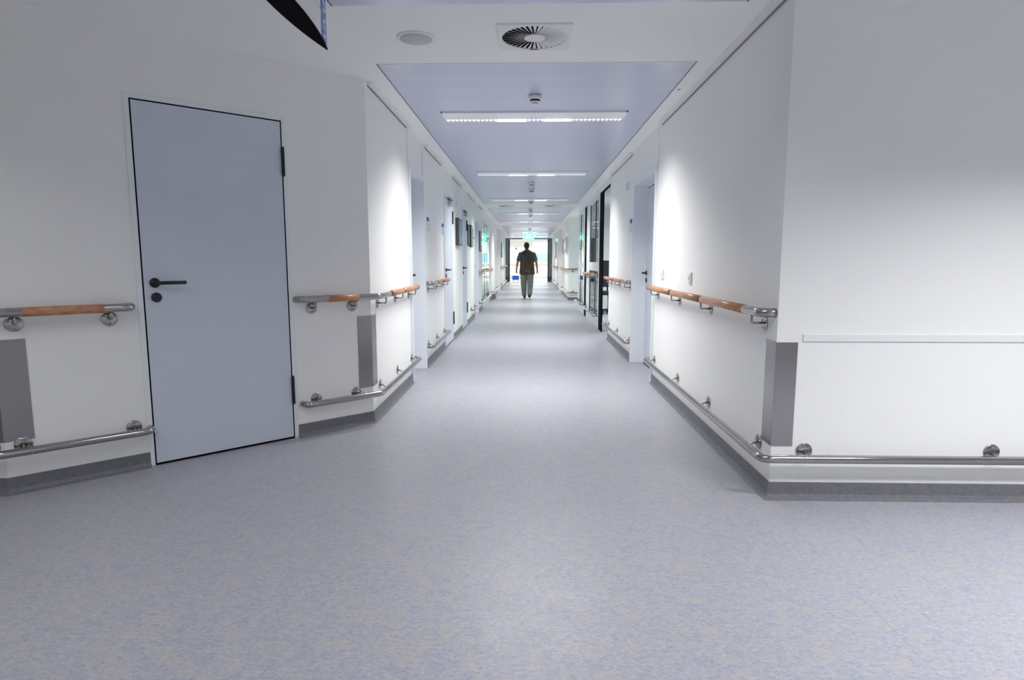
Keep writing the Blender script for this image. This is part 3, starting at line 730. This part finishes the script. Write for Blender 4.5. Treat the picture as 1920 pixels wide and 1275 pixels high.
# ------------------------------------------------------------------ right glazed screens and office
w2 = thing('window_2', 'glazed screen with two tall panes right of the open doorway', 'window', (WR+.03, 12, 0), kind='structure')
xa, xb = WR+.003, WR+.022; Z1 = 2.33
f = MB(); f.box((xa, 10.88, 0), (xb, 11.02, Z1)); f.box((xa, 12.60, 0), (xb, 13.22, Z1)); f.box((xa, 11.02, 2.26), (xb, 12.60, Z1)); f.box((xa, 11.02, .0), (xb, 12.60, .19))
part(f, 'white_frame', M_FRAME, w2, .003)
for y in (11.49, 12.44): part(MB().box((xa+.002, y, .19), (xb, y+.10, 2.26)), 'mullion', M_ANTH, w2)
part(MB().box((xa-.004, 11.02, 1.00), (xa+.010, 12.60, 1.16)), 'white_crossbar', M_FRAME, w2)
part(MB().box((xa+.008, 11.02, .19), (xa+.012, 12.60, 2.26)), 'glass_pane', M_GLASS, w2)
w3 = thing('window_3', 'narrow greenish glass panel beyond the black post', 'window', (WR+.03, 14.5, 0), kind='structure')
f = MB(); f.box((xa, 13.72, 0), (xb, 14.02, 2.30)); f.box((xa, 15.20, 0), (xb, 15.42, 2.30)); f.box((xa, 14.02, 2.24), (xb, 15.20, 2.30)); f.box((xa, 14.02, 0), (xb, 15.20, .19))
part(f, 'pale_frame', M_FRAME, w3, .003)
part(MB().box((xa+.002, 14.66, .19), (xb, 14.78, 2.24)), 'mullion', M_ANTH, w3)
part(MB().box((xa-.004, 14.02, 1.02), (xa+.010, 15.20, 1.14)), 'white_crossbar', M_FRAME, w3)
part(MB().box((xa+.008, 14.02, .19), (xa+.012, 15.20, 2.24)), 'glass_pane', M_GLASS, w3)
tag(MB().box((xa+.004, 13.22, 0), (xb, 13.72, 2.32)).build('trim_1', M_DARK), kind='structure')
tag(MB().box((xa+.004, 10.40, 0), (xb, 10.88, Z1)).box((xa+.004, 9.50, Z1-.03), (xb, 10.40, Z1)).build('trim_2', M_DARK), kind='structure')
st = thing('door_label', 'small blue and white sticker on the nearest glass pane', 'sticker', (xa+.02, 11.25, 1.5))
part(MB().box((xa+.003, 11.20, 1.50), (xa+.007, 11.34, 1.585)), 'white_field', M_WHITE, st); part(MB().box((xa+.003, 11.20, 1.590), (xa+.007, 11.34, 1.635)), 'blue_field', M_BLUE, st)
# office walls
ow = MB(); ow.box((1.465, 9.23, 0), (4.4, 9.38, H)); ow.box((1.27, 15.42, 0), (1.76, 15.57, H)); ow.box((1.76, 15.42, 0), (4.4, 15.57, H))
ow.box((4.25, 9.38, 0), (4.4, 15.42, .9)); ow.box((4.25, 9.38, 2.2), (4.4, 15.42, H)); ow.box((4.25, 9.38, .9), (4.4, 11.2, 2.2)); ow.box((4.25, 13.2, .9), (4.4, 15.42, 2.2))
tag(ow.build('wall_office', M_MID), kind='structure')
tag(MB().box((4.30, 11.2, .9), (4.34, 13.2, 2.2)).build('window_4', M_GLASS), kind='structure')
# office chair seen through the doorway
ch = thing('office_chair', 'black office chair glimpsed through the open doorway on the right', 'chair', (1.80, 14.0, 0))
cx, cy = 1.80, 14.0
b = MB()
for k in range(5):
    a = 2*math.pi*k/5+.3; b.tube([(cx, cy, .10), (cx+.27*math.cos(a), cy+.27*math.sin(a), .075)], .02, 8, radii=[.025, .016])
part(b, 'star_base', M_BLACK, ch)
for k in range(5):
    a = 2*math.pi*k/5+.3; part(MB().lathe([(.028, -.018), (.030, 0), (.028, .018)], (cx+.27*math.cos(a), cy+.27*math.sin(a), .0305), (-math.sin(a), math.cos(a), 0), 14), 'castor', M_BLACK, ch)
part(MB().tube([(cx, cy, .09), (cx, cy, .44)], .028, 12), 'gas_lift', M_GREYP, ch)
part(MB().box((cx-.24, cy-.23, .43), (cx+.24, cy+.25, .51)), 'seat', mat('black_fabric', (.012, .013, .018), .9), ch, .03)
Tb = Matrix.Translation((cx, cy+.24, .60)) @ Matrix.Rotation(math.radians(-12), 4, 'X')
bk = MB().box((-.19, -.03, 0), (.16, .04, .60), Tb); bk.tube([(cx, cy+.05, .45), (cx, cy+.26, .50), (cx, cy+.27, .68)], .018, 8)
part(bk, 'backrest', mat('black_mesh', (.004, .005, .010), .8), ch, .02)
for s in (-1, 1):
    part(MB().tube(rounded([(cx+s*.22, cy+.1, .47), (cx+s*.28, cy+.1, .48), (cx+s*.28, cy+.05, .70), (cx+s*.28, cy-.12, .70)], .03), .016, 8), 'armrest', M_BLACK, ch)

# ------------------------------------------------------------------ corridor end
e = thing('door_7', 'wide open double door at the corridor end with dark grey side panels and black seals', 'doorway', (0, 35.5, 0), kind='structure')
EY = 35.42
for s, (xi, xo) in ((-1, (-1.055, -1.31)), (1, (1.075, 1.33))):
    part(MB().box((xi+s*.055, EY, 0), (xo, EY+.08, 2.44)), 'side_panel', M_DGREY, e)
    part(MB().box((xi, EY+.01, 0), (xi+s*.055, EY+.07, 2.37)), 'black_seal', M_DARK, e)
    part(MB().box((xi+s*.075, EY-.02, 0), (xo-s*.02, EY, .28)), 'kick_plate', M_ANTH, e)
part(MB().box((-1.11, EY, 2.37), (1.13, EY+.08, 2.44)), 'header', M_DGREY, e)
# hall beyond
hw_ = MB(); HY = 39.0
hw_.box((-5.2, HY, 0), (.20, HY+.2, H)); hw_.box((.20, HY, 0), (3.2, HY+.2, 1.02)); hw_.box((.20, HY, 2.38), (3.2, HY+.2, H)); hw_.box((3.2, HY, 0), (5.2, HY+.2, H))
tag(hw_.build('wall_end', M_CREAM), kind='structure')
tag(MB().box((-5.4, 35.5, 0), (-5.2, 39.2, H)).build('wall_end_left', M_CREAM), kind='structure')
tag(MB().box((5.2, 35.5, 0), (5.4, 39.2, H)).build('wall_end_right', M_CREAM), kind='structure')
w5 = thing('window_5', 'bright window in the hall at the corridor end with a cyan lower pane', 'window', (1.7, HY, 1.02), kind='structure')
f = MB(); f.box((.20, HY-.01, 1.02), (.26, HY+.06, 2.38)); f.box((3.14, HY-.01, 1.02), (3.2, HY+.06, 2.38)); f.box((.26, HY-.01, 2.32), (3.14, HY+.06, 2.38)); f.box((.26, HY-.01, 1.02), (3.14, HY+.06, 1.06))
part(f, 'window_frame', M_FRAME, w5)
part(MB().box((.26, HY+.02, 1.65), (3.14, HY+.026, 2.32)), 'upper_pane', M_GLASS, w5)
mt = D.materials.new('cyan_frosted_glass'); mt.use_nodes = True; nt = mt.node_tree; nt.nodes.clear()
oo = nt.nodes.new('ShaderNodeOutputMaterial'); tr = nt.nodes.new('ShaderNodeBsdfTransparent'); tr.inputs[0].default_value = (.40, .62, .64, 1); tl = nt.nodes.new('ShaderNodeBsdfTranslucent'); tl.inputs[0].default_value = (.75, .93, .95, 1)
mm = nt.nodes.new('ShaderNodeMixShader'); mm.inputs[0].default_value = .4; nt.links.new(tr.outputs[0], mm.inputs[1]); nt.links.new(tl.outputs[0], mm.inputs[2]); nt.links.new(mm.outputs[0], oo.inputs[0])
part(MB().box((.26, HY+.02, 1.06), (3.14, HY+.026, 1.65)), 'lower_pane', mt, w5)
t = thing('handrail', 'orange wooden handrail across the bright hall at the corridor end', HC, (-.2, HY, .93))
part(MB().tube([(-1.6, HY-.07, .93), (3.1, HY-.07, .93)], .022, 14), 'wood_grip', M_WOOD, t)
for x in (-1.3, -.3, .7, 1.7, 2.7):
    part(MB().tube(rounded([(x, HY, .87), (x, HY-.07, .87), (x, HY-.07, .915)], .014, 4), .007, 8), 'bracket', M_STEEL, t)
t = thing('bumper_rail', 'low steel bumper rail across the bright hall at the corridor end', BC, (-.2, HY, .226))
part(MB().tube([(-1.6, HY-.07, .226), (3.1, HY-.07, .226)], .021, 14), 'steel_tube', M_STEEL, t)
for x in (-1.3, -.3, .7, 1.7, 2.7): part(MB().tube([(x, HY, .24), (x, HY-.06, .23)], .007, 8), 'bracket', M_STEEL, t)
tag(MB().lathe([(.045, 0), (.045, .03), (.03, .04)], (-.77, HY, 1.92), (0, -1, 0), 20).build('wall_clock', M_BLACK), 'small round black device on the cream wall at the corridor end', 'wall device')
# blue box
bx_, by_ = -.75, 36.5
t = thing('cleaning_cart', 'low royal blue wheeled box on the floor beyond the end doorway', 'trolley', (bx_, by_, 0))
part(MB().prism([(bx_-.19, by_-.16), (bx_+.19, by_-.16), (bx_+.19, by_+.16), (bx_-.19, by_+.16)], .07, .31), 'tub', M_BLUEBOX, t, .015)
part(MB().box((bx_-.205, by_-.175, .29), (bx_+.205, by_+.175, .325)), 'lid', M_BLUEBOX, t, .01)
for s in (-1, 1):
    part(MB().tube(rounded([(bx_+s*.19, by_-.1, .16), (bx_+s*.28, by_-.1, .16), (bx_+s*.28, by_+.1, .16), (bx_+s*.19, by_+.1, .16)], .03), .018, 8), 'carry_handle', M_BLACK, t)
    for q in (-1, 1):
        part(MB().lathe([(.034, -.014), (.036, 0), (.034, .014)], (bx_+s*.15, by_+q*.12, .0365), (1, 0, 0), 16), 'castor', M_BLACK, t)
        part(MB().box((bx_+s*.15-.02, by_+q*.12-.02, .04), (bx_+s*.15+.02, by_+q*.12+.02, .075)), 'castor_fork', M_GREYP, t)
# exit signs
t = thing('exit_sign', 'glowing green exit sign hanging from the ceiling above the walking person', 'exit sign', (0, 30.6, 2.2))
part(MB().box((-.27, 30.58, 2.17), (.27, 30.62, 2.40)), 'sign_box', M_GREEN, t, .006)
for x in (-.15, .15): part(MB().tube([(x, 30.6, 2.39), (x, 30.6, H)], .006, 8), 'hanger', M_GREYP, t)
g = MB()
def flat(pts, y=30.577):
    i = len(g.v); n = len(pts)
    for x, z in pts: g.v.append((x, y, z))
    for x, z in pts: g.v.append((x, y+.003, z))
    g.face([i+k for k in range(n)]); g.face([i+n+k for k in reversed(range(n))])
    for k in range(n): g.face([i+k, i+(k+1) % n, i+n+(k+1) % n, i+n+k])
flat([(.02, 2.325), (.10, 2.325), (.10, 2.36), (.16, 2.307), (.10, 2.255), (.10, 2.29), (.02, 2.29)])           # arrow
flat([(-.13, 2.24), (-.10, 2.24), (-.075, 2.30), (-.055, 2.24), (-.03, 2.24), (-.06, 2.35), (-.10, 2.35)])        # runner
flat([(-.092, 2.362), (-.066, 2.362), (-.066, 2.385), (-.092, 2.385)])
part(g, 'pictogram', M_GWHITE, t)
t = thing('exit_sign', 'small green exit sign seen edge-on from the far right wall', 'exit sign', (1.1, 25.9, 2.0))
part(MB().box((1.13, 25.88, 2.0), (WR-.01, 25.92, 2.07)), 'sign_box', M_GREEN, t, .004)
part(MB().box((WR-.02, 25.87, 1.99), (WR, 25.93, 2.09)), 'wall_bracket', M_WHITE, t)
t = thing('exit_sign', 'green and white exit sign on the left wall beside the window mullions', 'exit sign', (WL+.03, 15.1, 1.60))
part(MB().box((WL, 15.08, 1.55), (WL+.085, 15.10, 1.66)), 'sign_box', M_GREEN, t, .003)
part(MB().box((WL+.01, 15.077, 1.57), (WL+.05, 15.08, 1.60)), 'pictogram', M_GWHITE, t)
# grey box on the floor below the left window, seen edge-on
t = thing('floor_box', 'small dark grey box standing at the foot of the left wall past the window', 'box', (-1.06, 19.6, 0))
part(MB().box((WL+.005, 19.35, .001), (-1.02, 19.75, .16)), 'case', M_PRINT, t, .006)
part(MB().box((WL+.005, 19.34, .16), (-1.015, 19.76, .175)), 'lid', M_GREYP, t, .003)

# ------------------------------------------------------------------ the person walking away
PX, PY = -.045, 19.75
def capsule(bm, a, b, ra, rb, seg=14, rings=5, flat=1.0):
    a, b = Vector(a), Vector(b); ax = (b-a); L = ax.length; t = ax.normalized() if L > 1e-6 else Vector((0, 0, 1))
    u = (Vector((1, 0, 0))-t*t.x).normalized() if abs(t.x) < .9 else t.cross(Vector((0, 1, 0))).normalized(); w = t.cross(u); rows = []
    for k in range(rings+1):
        an = math.pi/2*(1-k/rings); rows.append((-ra*math.sin(an), ra*math.cos(an), 0))
    for k in range(rings+1):
        an = math.pi/2*k/rings; rows.append((L+rb*math.sin(an), rb*math.cos(an), 1))
    V = []
    for h, r, _ in rows:
        r = max(r, 1e-4); V.append([bm.verts.new(a+t*h+u*(r*math.cos(2*math.pi*i/seg))+w*(r*flat*math.sin(2*math.pi*i/seg))) for i in range(seg)])
    for i in range(len(V)-1):
        for k in range(seg): bm.faces.new((V[i][k], V[i][(k+1) % seg], V[i+1][(k+1) % seg], V[i+1][k]))
    bm.faces.new(list(reversed(V[0]))); bm.faces.new(V[-1])
def ell(bm, c, r, rot=None):
    m = Matrix.Translation(c) @ (rot or Matrix()) @ Matrix.Diagonal((*r, 1)); bmesh.ops.create_uvsphere(bm, u_segments=20, v_segments=12, radius=1, matrix=m)
def fused(name, fn, m, parent, voxel=.01, smooth=6):
    bm = bmesh.new(); fn(bm); me = D.meshes.new(name); bm.to_mesh(me); bm.free(); me.materials.append(m)
    o = D.objects.new(name, me); C.objects.link(o); o.parent = parent
    r = o.modifiers.new('fuse', 'REMESH'); r.mode = 'VOXEL'; r.voxel_size = voxel; r.use_smooth_shade = True
    s = o.modifiers.new('smooth', 'SMOOTH'); s.iterations = smooth; s.factor = .5
    return o
person = thing('person', 'person with short dark hair in olive-brown tunic and grey-green trousers walking away down the corridor', 'person', (PX, PY, 0))
M_SKIN = mat('skin', (.50, .20, .14), .5); M_HAIR = mat('dark_brown_hair', (.012, .009, .008), .7, noise=.3, scale=80)
M_TUNIC = mat('olive_brown_cloth', (.075, .057, .038), .85, noise=.45, scale=5, bump=.3, bscale=60, aniso=(3, 3, .6))
M_SLEEVE = mat('slate_grey_cloth', (.085, .115, .135), .85); M_TROUS = mat('grey_green_cloth', (.20, .235, .20), .85, noise=.12, scale=10)
M_SHOE = mat('black_leather', (.012, .012, .012), .4)
# joints (local; +Y is the walking direction)
hipL, hipR = (-.105, .0, .90), (.105, -.01, .90)
kneeL, kneeR = (-.105, .09, .50), (.100, -.03, .50)
ankL, ankR = (-.090, .10, .095), (.085, -.20, .135)
shL, shR = (-.200, 0, 1.395), (.200, 0, 1.395)
elL, elR = (-.300, -.03, 1.13), (.290, .0, 1.13)
wrL, wrR = (-.335, .05, .90), (.325, .09, .895)
def hand(bm, w, s):
    w = Vector(w); d = Vector((-s*.0, .12, -1)).normalized(); side = Vector((0, 1, 0)); inn = Vector((s, 0, 0))
    pe = w+d*.075
    capsule(bm, w, pe, .026, .034, flat=.9)
    for i, (o, l) in enumerate(((-.028, .070), (-.010, .080), (.009, .075), (.026, .060))):
        b0 = pe+side*(-o)-d*.005; b1 = b0+d*l*.5+inn*.004; b2 = b1+d*l*.45+inn*.016
        capsule(bm, b0, b1, .0095, .009, 8, 3); capsule(bm, b1, b2, .009, .0075, 8, 3)
    t0 = w+d*.025+side*.024; t1 = t0+d*.035+side*.026+inn*.006; t2 = t1+d*.030+side*.006
    capsule(bm, t0, t1, .012, .010, 8, 3); capsule(bm, t1, t2, .010, .008, 8, 3)
def body(bm):
    ell(bm, (-.015, .015, 1.655), (.075, .093, .112)); ell(bm, (-.015, .055, 1.60), (.055, .06, .07))      # skull, jaw
    ell(bm, (-.015, .125, 1.625), (.013, .020, .024))                                                       # nose
    ell(bm, (-.015, .108, 1.585), (.026, .012, .008)); 
    for s in (-1, 1):
        ell(bm, (-.015+s*.079, .01, 1.635), (.012, .020, .032)); ell(bm, (-.015+s*.030, .098, 1.655), (.014, .010, .009))
    capsule(bm, (-.008, .0, 1.46), (-.012, .008, 1.58), .064, .056)
    capsule(bm, (-.11, 0, 1.40), (.11, 0, 1.40), .085, .085, flat=1.1); capsule(bm, (0, 0, 1.30), (0, 0, 1.05), .13, .13); capsule(bm, (0, 0, 1.05), (0, 0, .95), .13, .14)
    for sh, el_, wr, s in ((shL, elL, wrL, 1), (shR, elR, wrR, -1)):
        capsule(bm, sh, el_, .054, .042); capsule(bm, el_, wr, .043, .028); hand(bm, wr, s)
    for h_, k, a in ((hipL, kneeL, ankL), (hipR, kneeR, ankR)): capsule(bm, h_, k, .085, .058); capsule(bm, k, a, .056, .040)
fused('body', body, M_SKIN, person, .0065, 3)
def hair(bm):
    ell(bm, (-.015, .004, 1.672), (.083, .096, .108)); ell(bm, (-.015, -.030, 1.610), (.070, .062, .075))
    for s in (-1, 1): ell(bm, (-.015+s*.070, .015, 1.675), (.014, .035, .045))
fused('hair', hair, M_HAIR, person, .008, 2)
def tunic(bm):
    capsule(bm, (-.165, 0, 1.385), (.165, 0, 1.385), .085, .085, flat=1.3)
    capsule(bm, (-.110, 0, 1.425), (.110, 0, 1.425), .075, .075, flat=1.3)
    capsule(bm, (-.055, 0, 1.455), (.055, 0, 1.455), .072, .072, flat=1.25)
    capsule(bm, (-.010, 0, 1.46), (-.010, .004, 1.505), .076, .069)
    for z0, z1, w0, w1, d0, d1 in ((1.36, 1.20, .222, .228, .140, .148), (1.20, 1.02, .228, .236, .148, .158), (1.02, .86, .236, .250, .158, .170), (.86, .765, .250, .252, .170, .172)):
        n = 5
        for k in range(n+1):
            t = k/n; z = z0+(z1-z0)*t; ell(bm, (0, 0, z), (w0+(w1-w0)*t, d0+(d1-d0)*t, .032))
fused('tunic', tunic, M_TUNIC, person, .012, 4)
for nm, sh, el_ in (('sleeve', shL, elL), ('sleeve', shR, elR)):
    def slv(bm, sh=sh, el_=el_):
        m = Vector(sh).lerp(Vector(el_), .66); capsule(bm, Vector(sh)+Vector((0, 0, .0)), m, .074, .074)
    fused(nm, slv, M_SLEEVE, person, .01, 2)
for hp, kn, an in ((hipL, kneeL, ankL), (hipR, kneeR, ankR)):
    pass
def trousers(bm):
    ell(bm, (0, -.01, .87), (.215, .155, .12))
    for hp, kn, an in ((hipL, kneeL, ankL), (hipR, kneeR, ankR)):
        a2 = Vector(kn).lerp(Vector(an), .93); capsule(bm, hp, kn, .122, .100); capsule(bm, kn, a2, .100, .078)
fused('trousers', trousers, M_TROUS, person, .01, 4)
def shoeL(bm):
    ell(bm, (-.078, .14, .042), (.048, .135, .040)); capsule(bm, (-.076, .09, .05), (-.076, .10, .10), .045, .040)
def shoeR(bm):
    rt = Matrix.Rotation(math.radians(-22), 4, 'X'); ell(bm, (.078, -.155, .078), (.048, .135, .038), rt); capsule(bm, (.076, -.215, .11), (.076, -.20, .15), .044, .040)
fused('shoe', shoeL, M_SHOE, person, .008, 2); fused('shoe', shoeR, M_SHOE, person, .008, 2)
